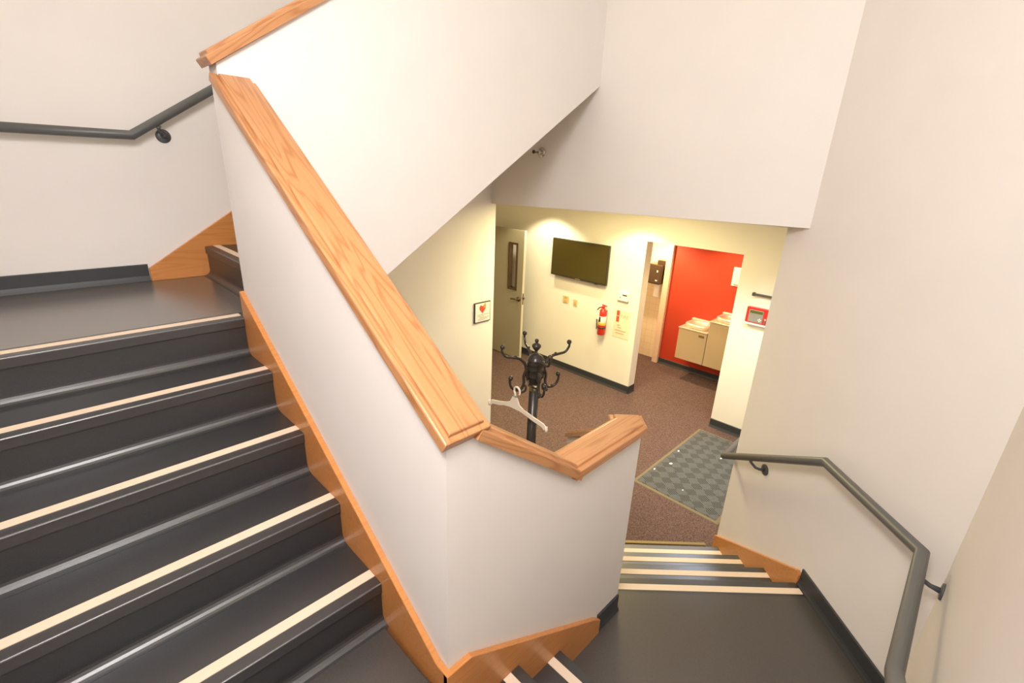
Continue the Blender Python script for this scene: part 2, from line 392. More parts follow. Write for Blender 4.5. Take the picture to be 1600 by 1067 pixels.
struct(build(MB().box(4.938, 4.944, 2.735, 5.40, ZF, ZF + 0.006), 'trim_2', mat('carpet_edge', (0.55, 0.42, 0.24), 0.7)))

# ------------------------------------------------------------------ oak skirts
def sk(name, poly, fn, t0, t1): return struct(build(MB().prism(poly, fn, t0, t1), name, OAKSKIRT, bevel=0.002, seg=1))
zt = lambda y: -0.515 + 0.634 * (y - 2.22)
sk('trim_3', [(0.7755, Z1 - 0.02), (0.7755, -1.395), (0.83, -1.393), (2.205, zt(2.205)), (2.205, -0.86), (1.10, Z1 - 0.05)], lambda a, b, t: (t, a, b), XG - 0.02, XG)
sk('trim_4', [(XG - 0.02, Z1 - 0.02), (XG - 0.02, -1.395), (0.68, -1.395), (1.393, -1.833), (1.44, -1.872), (1.44, Z2 - 0.01), (1.14, Z2 - 0.01), (0.62, -1.66)], lambda a, b, t: (a, t, b), YG - 0.02, YG)
sk('trim_5', [(1.875, Z2 - 0.2), (1.875, -1.895), (1.895, -1.880), (2.715, -2.395), (2.715, ZF), (2.5, ZF)], lambda a, b, t: UN(a, t, b), NW - 0.02, NW)
sk('trim_6', [(0.428, Z0), (0.428, -0.570), (1.30, -0.008), (1.30, -0.28), (0.74, Z0)], lambda a, b, t: (a, t, b), YB - 0.02, YB)

# ------------------------------------------------------------------ flights of steps
def arc(cx, cz, r, a0, a1, n): return [(cx + r * math.cos(math.radians(a0 + (a1 - a0) * i / n)), cz + r * math.sin(math.radians(a0 + (a1 - a0) * i / n))) for i in range(n + 1)]
LIPR = 0.006
LIP = arc(-LIPR, -LIPR, LIPR, 90, 0, 4) + [(0.0, -0.037), (-0.002, -0.041), (-0.016, -0.042)]
def tread_mb(back, fn, t0, t1, cut=0):
    prof = [(-back, -0.03), (-back, 0.0)] + LIP + [(-0.016, -0.03)]
    prof = [(-back, 0.0)] + LIP + [(-back, -0.042)]
    mb = MB(); mb.rings([[fn(d, z, t) for d, z in prof] for t in (t0, t1)])
    return mb
def riser_mb(rise, fn, t0, t1):
    r = 0.034
    prof = [(-0.030, -0.040), (-0.007, -0.040), (-0.006, -rise + r)] + [(-0.006 + r - r * math.cos(math.radians(a)), -rise + 0.001 + r - r * math.sin(math.radians(a))) for a in (15, 30, 45, 60, 75, 90)] + [(0.028, -rise), (-0.030, -rise)]
    mb = MB(); mb.rings([[fn(d, z, t) for d, z in prof] for t in (t0, t1)]); 
    return mb
def strip_mb(fn, t0, t1, a=-0.078, b=-0.042):
    return MB().rings([[fn(d, z, t) for d, z in ((a, -0.001), (a, 0.0022), (b, 0.0022), (b, -0.001))] for t in (t0, t1)])
def add_step(root, back, rise, fn, t0, t1, tread=True, riser=True):
    if tread: build(tread_mb(back, fn, t0, t1), 'tread', RUBBER, root)
    if riser: build(riser_mb(rise, fn, t0, t1), 'riser', RISERM, root)
    lab(build(strip_mb(fn, t0, t1), 'nosing_strip', STRIP, root), 'tan grip strip let into the tread nosing')

f1 = tag(empty('stair_flight', (0.1, 1.13, Z1)), 'black rubber steps with tan strips climbing left of the half wall to the upper landing', 'stairs')
for k in range(5):
    fn = (lambda y0, z0: (lambda d, z, t: (t, y0 - d, z0 + z)))(NOSE1[k], Z0 - RISE1 * k)
    add_step(f1, 0.10 if k == 0 else RUN1 + 0.012, RISE1, fn, XL + 0.001, XG - 0.021)
f2 = tag(empty('stair_flight', (0.9, 0.3, Z2)), 'short run of black steps below the low half wall, going down to the lower landing', 'stairs')
for k, (xn, zn, rise, back) in enumerate([(0.65, Z1, 0.157, 0.08), (0.90, -1.637, 0.153, 0.262), (1.147, -1.79, 0.16, 0.262)]):
    fn = (lambda x0, z0: (lambda d, z, t: (x0 + d, t, z0 + z)))(xn, zn)
    add_step(f2, back, rise, fn, YW + 0.001, YG - 0.021)
f3 = tag(empty('stair_flight', UN(2.3, 1.07, ZF)), 'lowest run of black steps with tan strips, descending to the brown carpet', 'stairs')
for k, (un_, zn, rise, back) in enumerate([(1.885, Z2, 0.16, 0.09), (2.14, -2.11, 0.16, 0.262), (2.40, -2.27, 0.16, 0.262), (2.64, -2.43, 0.17, 0.25)]):
    fn = (lambda x0, z0: (lambda d, z, t: UN(x0 + d, t, z0 + z)))(un_, zn)
    add_step(f3, back, rise, fn, 0.574, NW - 0.021)
fu = tag(empty('stair_flight', (0.72, 2.7, Z0)), 'topmost run of black steps starting behind the tall white guard beside the far handrail', 'stairs')
for k in range(3):
    fn = (lambda x0, z0: (lambda d, z, t: (x0 - d, t, z0 + z)))(0.705 + RUN1 * k, Z0 + RISE1 * (k + 1))
    add_step(fu, RUN1 + 0.012, RISE1, fn, 2.206, YB - 0.021)
sl = MB().prism([(0.75, -0.86), (2.90, 0.53), (2.90, 0.76), (0.75, -0.64)], lambda a, b, t: (a, t, b), 2.206, YB - 0.001)
build(sl, 'sloped_slab', PAINT, fu)
# metal edge strip where the carpet starts at the foot of the lowest flight
struct(build(MB().prism([(2.825, ZF), (2.83, ZF + 0.008), (2.855, ZF + 0.008), (2.862, ZF)], lambda a, b, t: UN(a, t, b), 0.575, 1.566), 'trim_7', BRASS))

# ------------------------------------------------------------------ oak caps
d1 = Vector((0, 1, 0.663)).normalized(); L1 = (2.150 - 0.775) / d1.y
fr = slope_frame((0.6615, 0.790, -0.640), d1, (-1, 0, 0))
w1 = 0.0735
tag(build(cap_board([(0, -w1), (L1, -w1), (L1, w1), (0, w1)]), 'oak_cap', OAK, frame=fr), 'long oak cap board sloping along the half wall beside the main stairs', 'railing cap')
d2 = Vector((1, 0, -0.745)).normalized(); 
fr = slope_frame((0.690, 0.845, -0.640), d2, (0, 1, 0)); L2 = (1.172 - 0.690) / d2.x
tag(build(cap_board([(0, -0.07), (L2, -0.07), (L2, 0.07), (0, 0.07)]), 'oak_cap', OAK, frame=fr), 'short oak cap board dipping from the end of the long cap toward the level cap', 'railing cap')
mb = cap_board([(1.145, 0.775), (1.612, 0.775), (1.683, 0.846), (1.582, 0.947), (1.550, 0.915), (1.145, 0.915)])
fr = Matrix.Translation((1.38, 0.845, -0.987)); mb.v = [v - Vector((1.38, 0.845, 0)) for v in mb.v]
tag(build(mb, 'oak_cap', OAK, frame=fr), 'level oak cap board with a clipped corner on the low half wall', 'railing cap')
d3 = Vector((H2, H2, -0.61)).normalized(); hx = Vector(UN(1.80, 0.52, -1.07)); L3 = (2.95 - 1.80) / math.sqrt(d3.x**2 + d3.y**2)
fr = slope_frame(hx, d3, (-1, 1, 0))
tag(build(cap_board([(0, -0.07), (L3, -0.07), (L3, 0.07), (0, 0.07)]), 'oak_cap', OAK, frame=fr), 'small oak cap end showing behind the level cap, in front of the brown carpet', 'railing cap')
d4 = Vector((1, 0, 0.663)).normalized(); L4 = (2.93 - 0.590) / d4.x
fr = slope_frame((0.587, 2.161, 0.315), d4, (0, 1, 0))
tag(build(cap_board([(0, -0.064), (L4, -0.064), (L4, 0.064), (0, 0.064)]), 'oak_cap', OAK, frame=fr), 'topmost oak cap board climbing on the tall white guard of the upper flight', 'railing cap')

# ------------------------------------------------------------------ handrails
def bracket(root, wall_pt, rail_pt, nrm, r_fl=0.034):
    wv, rv, nn = Vector(wall_pt), Vector(rail_pt), Vector(nrm).normalized()
    b = build(MB().tube([wv + nn * 0.006, wv + nn * 0.035 + Vector((0, 0, 0.002)), wv + nn * 0.060 + Vector((0, 0, 0.012)), Vector((*(rv.xy - Vector(nn.xy) * 0.004), wv.z + 0.03)), rv - Vector((0, 0, 0.016))],
                        [0.011, 0.008, 0.0075, 0.0075, 0.013], 10), 'bracket', RAILD, root)
    build(MB().lathe([(r_fl, 0), (r_fl, 0.004), (r_fl * 0.93, 0.007), (0.012, 0.009), (0.0, 0.009)], wv, nn, 24), 'flange', RAILD, b)
    return b
R_ = 0.0215
t = tag(empty('handrail', (0.4, 3.12, 0.09)), 'grey steel handrail on the far white wall, kinked where the upper flight starts', 'handrail')
y_ = 3.12
build(MB().tube([(XL + 0.01, y_, 0.0965), (0.467, y_, 0.0975), (1.30, y_, 0.0975 + 0.645 * 0.833)], R_, 16), 'rail_pipe', RAIL, t)
bracket(t, (0.612, YB, 0.105), (0.585, y_, 0.165), (0, -1, 0))
t = tag(empty('handrail', UN(1.9, 1.49, -1.2)), 'grey steel handrail bending round the right-hand wall above the lower landing', 'handrail')
nr = NW - 0.082
pe = UN(2.700, nr, -1.725)
pts = [(pe[0] + 0.40, pe[1] + 0.0, pe[2]), pe, UN(1.847, nr, -1.197), (*UN(1.847 - 0.545, nr), -1.200), (1.36, -0.128, -1.200), (0.75, -0.128, -0.83), (0.45, -0.128, -0.64)]
pts[3] = (H2 * 2 * nr - 0.128, -0.128, -1.200)
build(MB().tube(pts, R_, 16), 'rail_pipe', RAIL, t)
bracket(t, UN(2.375, NW, -1.605), UN(2.405, nr, -1.535), (-1, 1, 0))
bracket(t, (1.93, YW, -1.285), (1.915, -0.128, -1.200), (0, 1, 0), 0.030)

# ------------------------------------------------------------------ sprinkler on the header
sp = Vector((2.945, 2.62, 0.148)); nx = (-1, -0.03, -0.0)
t = tag(empty('sprinkler_head', sp), 'small chrome sprinkler head on the white wall under the upper flight', 'sprinkler')
build(MB().lathe([(0.036, 0.0), (0.036, 0.004), (0.030, 0.010), (0.017, 0.014), (0.0, 0.014)], sp, nx), 'escutcheon', STEEL, t)
build(MB().lathe([(0.016, 0.012), (0.019, 0.03), (0.014, 0.045), (0.008, 0.055), (0.0, 0.056)], sp, nx), 'body', STEEL, t)
build(MB().tube([sp + Vector((-0.05, 0.012, 0)), sp + Vector((-0.075, 0.014, -0.003)), sp + Vector((-0.095, 0, -0.006))], 0.004, 8).tube([sp + Vector((-0.05, -0.012, 0)), sp + Vector((-0.075, -0.014, -0.003)), sp + Vector((-0.095, 0, -0.006))], 0.004, 8)
      .lathe([(0.013, 0.09), (0.014, 0.096), (0.011, 0.100), (0.0, 0.1)], sp, nx, 14), 'deflector', BRONZE, t)

# ------------------------------------------------------------------ heart sign by the corner of the back wall
ys = YB - 0.012
sx0, sx1, sz0, sz1 = 2.772, 2.972, -1.354, -1.158
t = tag(empty('heart_sign', (2.87, ys, sz0)), 'small framed sign with a red heart and flame beside the lobby corner', 'sign')
build(MB().box(sx0, sx1, ys, YB, sz0, sz1), 'frame', BLK, t, bevel=0.002)
build(MB().box(sx0 + 0.009, sx1 - 0.009, ys - 0.002, ys, sz0 + 0.009, sz1 - 0.009), 'face', PAPER, t)
hp = []
for i in range(32):
    a = 2 * math.pi * i / 32; hp.append((16 * math.sin(a)**3, 13 * math.cos(a) - 5 * math.cos(2 * a) - 2 * math.cos(3 * a) - math.cos(4 * a)))
cx, cz = 2.870, -1.222
build(MB().prism([(cx + x * 0.0024, cz + y * 0.0029) for x, y in hp], lambda a, b, t_: (a, t_, b), ys - 0.0035, ys - 0.0018), 'heart', REDPRINT, t)
build(MB().prism([(cx + 0.008, cz + 0.0), (cx + 0.032, cz + 0.008), (cx + 0.040, cz + 0.028), (cx + 0.030, cz + 0.058), (cx + 0.022, cz + 0.038), (cx + 0.010, cz + 0.030)], lambda a, b, t_: (a, t_, b), ys - 0.0045, ys - 0.0033), 'flame', ORANGE, t)
for i, (zz, a, b) in enumerate([(-1.279, .02, .17), (-1.293, .03, .11), (-1.308, .05, .17), (-1.320, .035, .15), (-1.331, .03, .12)]):
    build(MB().box(sx0 + a + .01, sx0 + b + .01, ys - 0.003, ys - 0.0018, zz - 0.0022, zz + 0.0022), 'print_line', GREYL, t)

# ------------------------------------------------------------------ coat rack
rC = Vector((2.0, 1.735, 0)); er = Vector((.655, -.755, 0)); ea = Vector((.755, .655, 0))
def cr(l, d, z): p = rC + er * l + ea * d; return (p.x, p.y, z)
t = tag(empty('coat_rack', (rC.x, rC.y, ZF)), 'black standing coat rack with scrolled hooks on the brown carpet', 'coat rack')
build(MB().lathe([(0.0, 0), (0.19, 0.0), (0.20, 0.02), (0.17, 0.045), (0.07, 0.07), (0.045, 0.12), (0.0, 0.12)], (rC.x, rC.y, ZF), (0, 0, 1), 28), 'base', BLACK, t)
post = MB()
hs = 0.031
post.lathe([(hs, 0.1), (hs, 1.36), (0.0, 1.36)], (rC.x, rC.y, ZF), (0, 0, 1), 20)
build(post, 'post', BLACK, t)
zb = -1.215
build(MB().lathe([(0.0, 0), (0.034, 0.0), (0.041, 0.008), (0.046, 0.046), (0.0495, 0.049), (0.0480, 0.055), (0.0510, 0.092), (0.0545, 0.095), (0.0520, 0.102), (0.0525, 0.128), (0.0555, 0.131), (0.0530, 0.138), (0.0505, 0.152), (0.0525, 0.155), (0.0480, 0.161),
                  (0.045, 0.169), (0.039, 0.178), (0.030, 0.186), (0.019, 0.192), (0.011, 0.197), (0.007, 0.203), (0.010, 0.208), (0.007, 0.212), (0.0, 0.212)], (rC.x, rC.y, zb), (0, 0, 1), 28), 'barrel', BLACK, t)
zf_ = zb + 0.206
build(MB().lathe([(0.0, 0), (0.006, 0.0), (0.009, 0.007), (0.019, 0.018), (0.028, 0.034), (0.027, 0.043), (0.017, 0.051), (0.008, 0.056), (0.008, 0.060), (0.012, 0.066), (0.012, 0.074), (0.007, 0.081), (0.0, 0.083)], (rC.x, rC.y, zf_), (0, 0, 1), 20), 'finial', BLACK, t)
def bez(pts, n=6):
    """Catmull-Rom through the points"""
    out = []; q = [pts[0]] + pts + [pts[-1]]
    for i in range(1, len(q) - 2):
        p0, p1, p2, p3 = [Vector(v) for v in q[i - 1:i + 3]]
        for k in range(n):
            s_ = k / n
            out.append(0.5 * ((2 * p1) + (p2 - p0) * s_ + (2 * p0 - 5 * p1 + 4 * p2 - p3) * s_**2 + (3 * p1 - p0 - 3 * p2 + p3) * s_**3))
    out.append(Vector(pts[-1])); return out
for k in range(4):
    a = math.radians(22 + 90 * k); dv = er * math.cos(a) + ea * math.sin(a)
    def pp(r, z): return (rC.x + dv.x * r, rC.y + dv.y * r, z)
    up = [pp(0.046, -1.185), pp(0.058, -1.12), pp(0.070, -1.080), pp(0.105, -1.045), pp(0.145, -1.035), pp(0.190, -1.025), pp(0.213, -0.995), pp(0.216, -0.972)]
    c_ = bez(up); m = MB().tube(c_, [0.0105 - 0.004 * i / len(c_) for i in range(len(c_))], 10, mitre=False)
    m.ball(pp(0.213, -0.963), 0.015); m.ball(pp(0.128, -1.030), 0.009)
    build(m, 'upper_hook', BLACK, t)
    lo = [pp(0.050, -1.10), pp(0.072, -1.16), pp(0.070, -1.205), pp(0.085, -1.245), pp(0.120, -1.250), pp(0.150, -1.225), pp(0.160, -1.190), pp(0.158, -1.175)]
    c_ = bez(lo); m = MB().tube(c_, [0.010 - 0.003 * i / len(c_) for i in range(len(c_))], 10, mitre=False)
    m.ball(pp(0.155, -1.168), 0.016); m.ball(pp(0.118, -1.242), 0.009)
    build(m, 'lower_hook', BLACK, t)
    # small scroll under the lower hook, against the post
    sc = [pp(0.075, -1.215), pp(0.055, -1.235), pp(0.060, -1.262), pp(0.082, -1.268)]
    build(MB().tube(bez(sc), 0.007, 8, mitre=False).ball(pp(0.084, -1.268), 0.010), 'scroll', BLACK, t)
lab(build(MB().box(rC.x - 0.033, rC.x - 0.030, rC.y - 0.01, rC.y + 0.01, zb - 0.045, zb - 0.02).lathe([(0.009, 0), (0.009, 0.004), (0, 0.004)], (rC.x - 0.0215, rC.y - 0.0235, zb - 0.035), (-0.66, -0.75, 0), 10), 'badge', BRASS, t), 'small brass badge')

# plastic hanger on the lower hook nearest the half wall
hb = Vector(cr(-0.108, -0.045, -1.237))
t = tag(empty('coat_hanger', (hb.x, hb.y, -1.40)), 'cream plastic coat hanger hooked on the black coat rack', 'hanger')
A_ = Vector(cr(-0.275, 0.08, -1.412)); B_ = Vector(cr(0.085, -0.225, -1.405)); Nk = Vector(cr(-0.112, -0.06, -1.290))
hx_ = (B_ - A_).normalized(); hz = Vector((0, 0, 1)); hy = hz.cross(hx_)
la = (A_ - Nk).dot(hx_); lb = (B_ - Nk).dot(hx_)
# outline in (along, height) about the neck
top = [(-0.018, 0.0), (-0.040, -0.042), (-0.075, -0.058), (la * 0.62, -0.075), (la * 0.92, -0.088), (la - 0.006, -0.105)]
bot = [(la - 0.004, -0.130), (la + 0.012, -0.126), (la * 0.88, -0.112), (la * 0.6, -0.100), (-0.085, -0.085), (-0.040, -0.078), (0.0, -0.078)]
left = top + bot
right_top = [(0.018, 0.0), (0.040, -0.042), (0.075, -0.058), (lb * 0.62, -0.075), (lb * 0.92, -0.088), (lb + 0.006, -0.105)]
right_bot = [(lb + 0.004, -0.130), (lb - 0.012, -0.126), (lb * 0.88, -0.112), (lb * 0.6, -0.100), (0.085, -0.085), (0.040, -0.078)]
poly = list(reversed(right_top)) + top + bot + list(reversed(right_bot))
hm = MB()
def hpt(a, b, tt): return Nk + hx_ * a + hz * b + hy * tt
# strips between matching upper and lower outline points, each side
for T_, B2 in ((top, [(0.0, -0.078)] + [bot[i] for i in (5, 4, 3, 2, 1)][:5]), (right_top, [(0.0, -0.078)] + [right_bot[i] for i in (5, 4, 3, 2, 1)])):
    rings_ = [[hpt(a[0], a[1], -0.004), hpt(a[0], a[1], 0.004), hpt(b[0], b[1], 0.004), hpt(b[0], b[1], -0.004)] for a, b in zip(T_, B2)]
    hm.rings(rings_)
hm.add([hpt(-0.018, 0, -0.004), hpt(0.018, 0, -0.004), hpt(0, -0.078, -0.004), hpt(-0.018, 0, 0.004), hpt(0.018, 0, 0.004), hpt(0, -0.078, 0.004)], [(0, 1, 2), (5, 4, 3), (0, 3, 4, 1)])
for T_, s_ in ((la, -1), (lb, 1)):
    hm.tube([hpt(T_ + s_ * 0.000, -0.100, 0), hpt(T_ + s_ * 0.004, -0.118, 0), hpt(T_ + s_ * 0.003, -0.134, 0)], 0.009, 8)
build(hm, 'bar', HANGER, t)
hk = [hpt(0, -0.01, 0), hpt(0, 0.022, 0), hpt(-0.008, 0.040, 0), hpt(-0.006, 0.060, 0), hpt(0.012, 0.072, 0), hpt(0.032, 0.062, 0), hpt(0.038, 0.040, 0), hpt(0.034, 0.028, 0)]
build(MB().tube(bez(hk), 0.0062, 8, mitre=False), 'hook', HANGER, t)
lab(build(MB().box(-0.011, 0.011, -0.006, 0.006, 0.002, 0.012), 'size_clip', mat('clip_green', (0.25, 0.42, 0.30), 0.4), t,
          frame=Matrix((hx_, hy, hz)).transposed().to_4x4() @ Matrix.Identity(4) if False else slope_frame(Nk, hx_, hy)), 'pale green size clip')

# ------------------------------------------------------------------ door standing open in the lobby
t = tag(empty('door', (4.72, 5.36, ZF)), 'olive grey lobby door with a narrow window, standing open before the cream wall', 'door')
dy0, dy1, dz0, dz1, dx = 4.405, 5.36, -2.588, -0.740, 4.70
wy0, wy1, wz0, wz1 = 4.535, 4.665, -1.555, -0.938
m = MB()
for b in ((dy0, wy0, dz0, dz1), (wy1, dy1, dz0, dz1), (wy0, wy1, dz0, wz0), (wy0, wy1, wz1, dz1)): m.box(dx, dx + 0.042, b[0], b[1], b[2], b[3])
build(m, 'door_leaf', DOORP, t)
lab(build(MB().box(dx + 0.001, dx + 0.041, dy0 - 0.004, dy0, dz0, dz1), 'edge_strip', DOOREDGE, t), 'paler door edge')
m = MB(); fw_ = 0.022
for b in ((wy0 - fw_, wy0 + .004, wz0 - fw_, wz1 + fw_), (wy1 - .004, wy1 + fw_, wz0 - fw_, wz1 + fw_), (wy0, wy1, wz0 - fw_, wz0 + .004), (wy0, wy1, wz1 - .004, wz1 + fw_)): m.box(dx - 0.012, dx + 0.054, *b)
wf = build(m, 'window_frame', BRONZE, t)
build(MB().box(dx + 0.017, dx + 0.023, wy0 - .003, wy1 + .003, wz0 - .003, wz1 + .003), 'pane', GLASS, wf)
hd_ = build(MB().lathe([(0.034, 0), (0.034, 0.008), (0.016, 0.014), (0.012, 0.05), (0.0, 0.05)], (dx, 4.462, -1.690), (-1, 0, 0)).tube([(dx - 0.045, 4.462, -1.690), (dx - 0.05, 4.50, -1.69), (dx - 0.05, 4.575, -1.697)], 0.010, 10), 'handle', BRONZE, t)
build(MB().box(dx + 0.012, dx + 0.030, dy0 - 0.007, dy0 - 0.003, -1.76, -1.60).lathe([(0.016, 0), (0.014, 0.02), (0, 0.02)], (dx + 0.02, dy0 - 0.004, -1.668), (0, -1, 0), 12), 'latch_plate', BRONZE, t)
build(MB().lathe([(0.034, 0), (0.034, 0.008), (0.016, 0.014), (0.012, 0.05), (0.0, 0.05)], (dx + 0.042, 4.462, -1.690), (1, 0, 0)).tube([(dx + 0.087, 4.462, -1.690), (dx + 0.092, 4.50, -1.69), (dx + 0.092, 4.575, -1.697)], 0.010, 10), 'handle', BRONZE, t)
for zz in (-0.95, -1.66, -2.38):
    build(MB().tube([(dx + 0.045, 5.368, zz - 0.05), (dx + 0.045, 5.368, zz + 0.05)], 0.009, 8).box(dx + 0.02, dx + 0.045, 5.36, 5.42, zz - 0.05, zz + 0.05), 'hinge', BRONZE, t)

# ------------------------------------------------------------------ wall television
t = tag(empty('television', (4.90, 3.67, -1.29)), 'flat dark television hanging on the cream lobby wall', 'television')
ty0, ty1, tz0, tz1 = 3.165, 4.050, -1.278, -0.792
build(MB().box(4.872, 4.905, ty0, ty1, tz0, tz1), 'case', BLK, t, bevel=0.004)
build(MB().box(4.8702, 4.8722, ty0 + 0.010, ty1 - 0.010, tz0 + 0.018, tz1 - 0.010), 'screen', SCREEN, t)
build(MB().box(4.90, 4.932, ty0 + 0.10, ty1 - 0.06, tz0 - 0.032, tz0 + 0.22), 'back_bulge', mat('tv_grey', (0.42, 0.36, 0.30), 0.5), t, bevel=0.006)
build(MB().box(4.93, 4.95, 3.45, 3.75, -1.16, -0.95), 'wall_mount', DARK, t)
build(MB().box(4.8705, 4.8725, 3.56, 3.64, tz0 + 0.005, tz0 + 0.012), 'logo_plate', STEEL, t)
build(MB().box(4.874, 4.90, 3.30, 3.34, tz0 - 0.008, tz0), 'sensor', DARK, t)

# ------------------------------------------------------------------ small things on the television wall
def plate(name, y0, y1, z0, z1, label, kind):
    t = tag(empty(name, (4.95, (y0 + y1) / 2, z0)), label, 'outlet' if kind != 'switch' else 'switch')
    build(MB().box(4.943, 4.95, y0, y1, z0, z1), 'cover_plate', CREAM, t, bevel=0.002)
    ym = (y0 + y1) / 2; zm = (z0 + z1) / 2
    if kind == 'switch':
        build(MB().box(4.936, 4.944, ym - 0.012, ym + 0.012, zm - 0.02, zm + 0.02), 'toggle', mat('toggle', (0.60, 0.40, 0.16), 0.4), t)
    else:
        for s_ in (-1, 1): build(MB().box(4.940, 4.944, ym - 0.020, ym + 0.020, zm + s_ * 0.028 - 0.016, zm + s_ * 0.028 + 0.016), 'socket', mat('socket', (0.56, 0.36, 0.13), 0.4), t, bevel=0.002)
    return t
plate('wall_outlet', 3.770, 3.868, -1.645, -1.548, 'wider cream outlet plate on the wall under the television', 'outlet')
plate('wall_switch', 3.625, 3.687, -1.655, -1.565, 'narrow cream switch plate on the wall, between television and fire extinguisher', 'switch')
t = tag(empty('thermostat', (4.95, 2.94, -1.43)), 'white thermostat box on the wall above the fire extinguisher sign', 'thermostat')
build(MB().box(4.925, 4.95, 2.868, 3.012, -1.425, -1.322), 'body', WHITEP, t, bevel=0.004)
build(MB().box(4.9235, 4.9255, 2.885, 2.945, -1.362, -1.346), 'display', DARK, t)
build(MB().box(4.9235, 4.9255, 2.97, 2.985, -1.395, -1.385), 'button', DARK, t)
build(MB().box(4.920, 4.95, 2.866, 3.014, -1.431, -1.424), 'lower_lip', GREYL, t)

t = tag(empty('fire_extinguisher', (4.88, 3.175, -1.91)), 'red fire extinguisher with white tag hanging on the cream wall', 'fire extinguisher')
ex, ey = 4.878, 3.165
build(MB().lathe([(0.0, 0), (0.044, 0.0), (0.049, 0.006), (0.049, 0.285), (0.044, 0.312), (0.026, 0.335), (0.018, 0.345), (0.0, 0.345)], (ex, ey, -1.905), (0, 0, 1), 24), 'cylinder', RED, t)
build(MB().lathe([(0.0492, 0.13), (0.0500, 0.131), (0.0500, 0.245), (0.0492, 0.246)], (ex, ey, -1.905), (0, 0, 1), 24), 'label_band', PAPER, t)
build(MB().lathe([(0.0500, 0.133), (0.0506, 0.134), (0.0506, 0.165), (0.0500, 0.166)], (ex, ey, -1.905), (0, 0, 1), 24), 'label_stripe', YEL, t)
build(MB().box(ex - 0.053, ex - 0.046, ey - 0.006, ey + 0.018, -1.73, -1.665), 'label_picture', DARK, t)
build(MB().lathe([(0.0495, 0.088), (0.0535, 0.089), (0.0535, 0.103), (0.0495, 0.104)], (ex, ey, -1.905), (0, 0, 1), 24), 'strap', DARK, t)
build(MB().lathe([(0.018, 0.0), (0.018, 0.035), (0.011, 0.045), (0.0, 0.045)], (ex, ey, -1.565), (0, 0, 1), 14).tube([(ex, ey, -1.545), (ex - 0.02, ey + 0.03, -1.548)], 0.008, 8), 'valve', RED, t)
build(MB().prism([(-0.045, 0.0), (0.02, 0.012), (0.02, 0.022), (-0.05, 0.012)], lambda a, b, tt: (ex + tt, ey + a, -1.535 + b), -0.009, 0.009).prism([(-0.055, -0.06), (0.0, -0.02), (0.01, -0.032), (-0.048, -0.075)], lambda a, b, tt: (ex + tt, ey + a, -1.545 + b), -0.009, 0.009), 'levers', RED, t)
build(MB().tube(bez([(ex - 0.01, ey + 0.02, -1.555), (ex - 0.012, ey + 0.055, -1.565), (ex - 0.012, ey + 0.082, -1.62), (ex - 0.012, ey + 0.075, -1.72), (ex - 0.012, ey + 0.066, -1.80), (ex - 0.012, ey + 0.066, -1.845)]), [0.0065] * 30 + [0.009], 8), 'hose', DARK, t)
build(MB().box(ex - 0.062, ex - 0.060, ey + 0.010, ey + 0.062, -1.70, -1.585), 'inspection_tag', WHITEP, t)
build(MB().box(ex + 0.045, 4.95, ey - 0.015, ey + 0.015, -1.86, -1.60), 'wall_bracket', DARK, t)

t = tag(empty('extinguisher_sign', (4.95, 2.93, -1.9)), 'pale sign with a red extinguisher drawing, right of the fire extinguisher', 'sign')
build(MB().box(4.9465, 4.95, 2.812, 3.040, -1.905, -1.545), 'board', mat('sign_cream', (0.82, 0.70, 0.50), 0.6), t, bevel=0.001)
build(MB().box(4.9452, 4.9467, 2.968, 3.008, -1.625, -1.560).box(4.9452, 4.9467, 2.968, 3.008, -1.705, -1.632), 'extinguisher_print', REDPRINT, t)
text('FIRE', 'lettering', PINKPRINT, t, (4.9458, 2.893, -1.625), (0, -1, 0), (0, 0, 1), 0.062)
for zz, a, b in [(-1.745, 2.945, 2.985), (-1.775, 2.925, 2.975), (-1.812, 2.86, 3.01), (-1.848, 2.88, 3.00)]:
    build(MB().box(4.9455, 4.9467, a, b, zz - 0.007, zz + 0.007), 'print_line', PINKPRINT, t)

# ------------------------------------------------------------------ fire alarm panel and the bar above it
t = tag(empty('fire_alarm_panel', (4.93, 1.407, -1.345)), 'red fire alarm panel with a grey keypad on the wall beside the alcove', 'alarm panel')
build(MB().box(4.905, 4.95, 1.303, 1.512, -1.325, -1.170), 'housing', RED, t, bevel=0.003)
build(MB().box(4.9020, 4.9055, 1.352, 1.486, -1.315, -1.192), 'keypad', KEYPAD, t, bevel=0.001)
build(MB().box(4.9005, 4.9022, 1.360, 1.478, -1.225, -1.200), 'display', LCD, t)
for s_, r__ in (((0, 0.011), 1), ((0, -0.011), 1), ((0.011, 0), 1), ((-0.011, 0), 1)):
    build(MB().box(4.9000, 4.9022, 1.378 + s_[0] - 0.005, 1.378 + s_[0] + 0.005, -1.285 + s_[1] - 0.005, -1.285 + s_[1] + 0.005), 'arrow_button', WHITEP, t)
build(MB().lathe([(0.010, 0), (0.010, 0.012), (0.0, 0.012)], (4.906, 1.327, -1.27), (-1, 0, 0), 12).box(4.892, 4.905, 1.322, 1.332, -1.315, -1.275), 'key_lock', STEEL, t)
build(MB().box(4.898, 4.95, 1.298, 1.516, -1.343, -1.326), 'sill', WHITEP, t)
t = tag(empty('wall_bar', (4.93, 1.4, -1.05)), 'short dark grey bar fixed above the red alarm panel', 'wall bar')
build(MB().box(4.918, 4.938, 1.285, 1.495, -1.055, -1.034), 'bar', mat('bar_grey', (0.10, 0.085, 0.07), 0.4), t, bevel=0.003)
build(MB().box(4.912, 4.95, 1.478, 1.499, -1.060, -1.028), 'end_clip', mat('clip_grey', (0.08, 0.07, 0.06), 0.4), t, bevel=0.002)
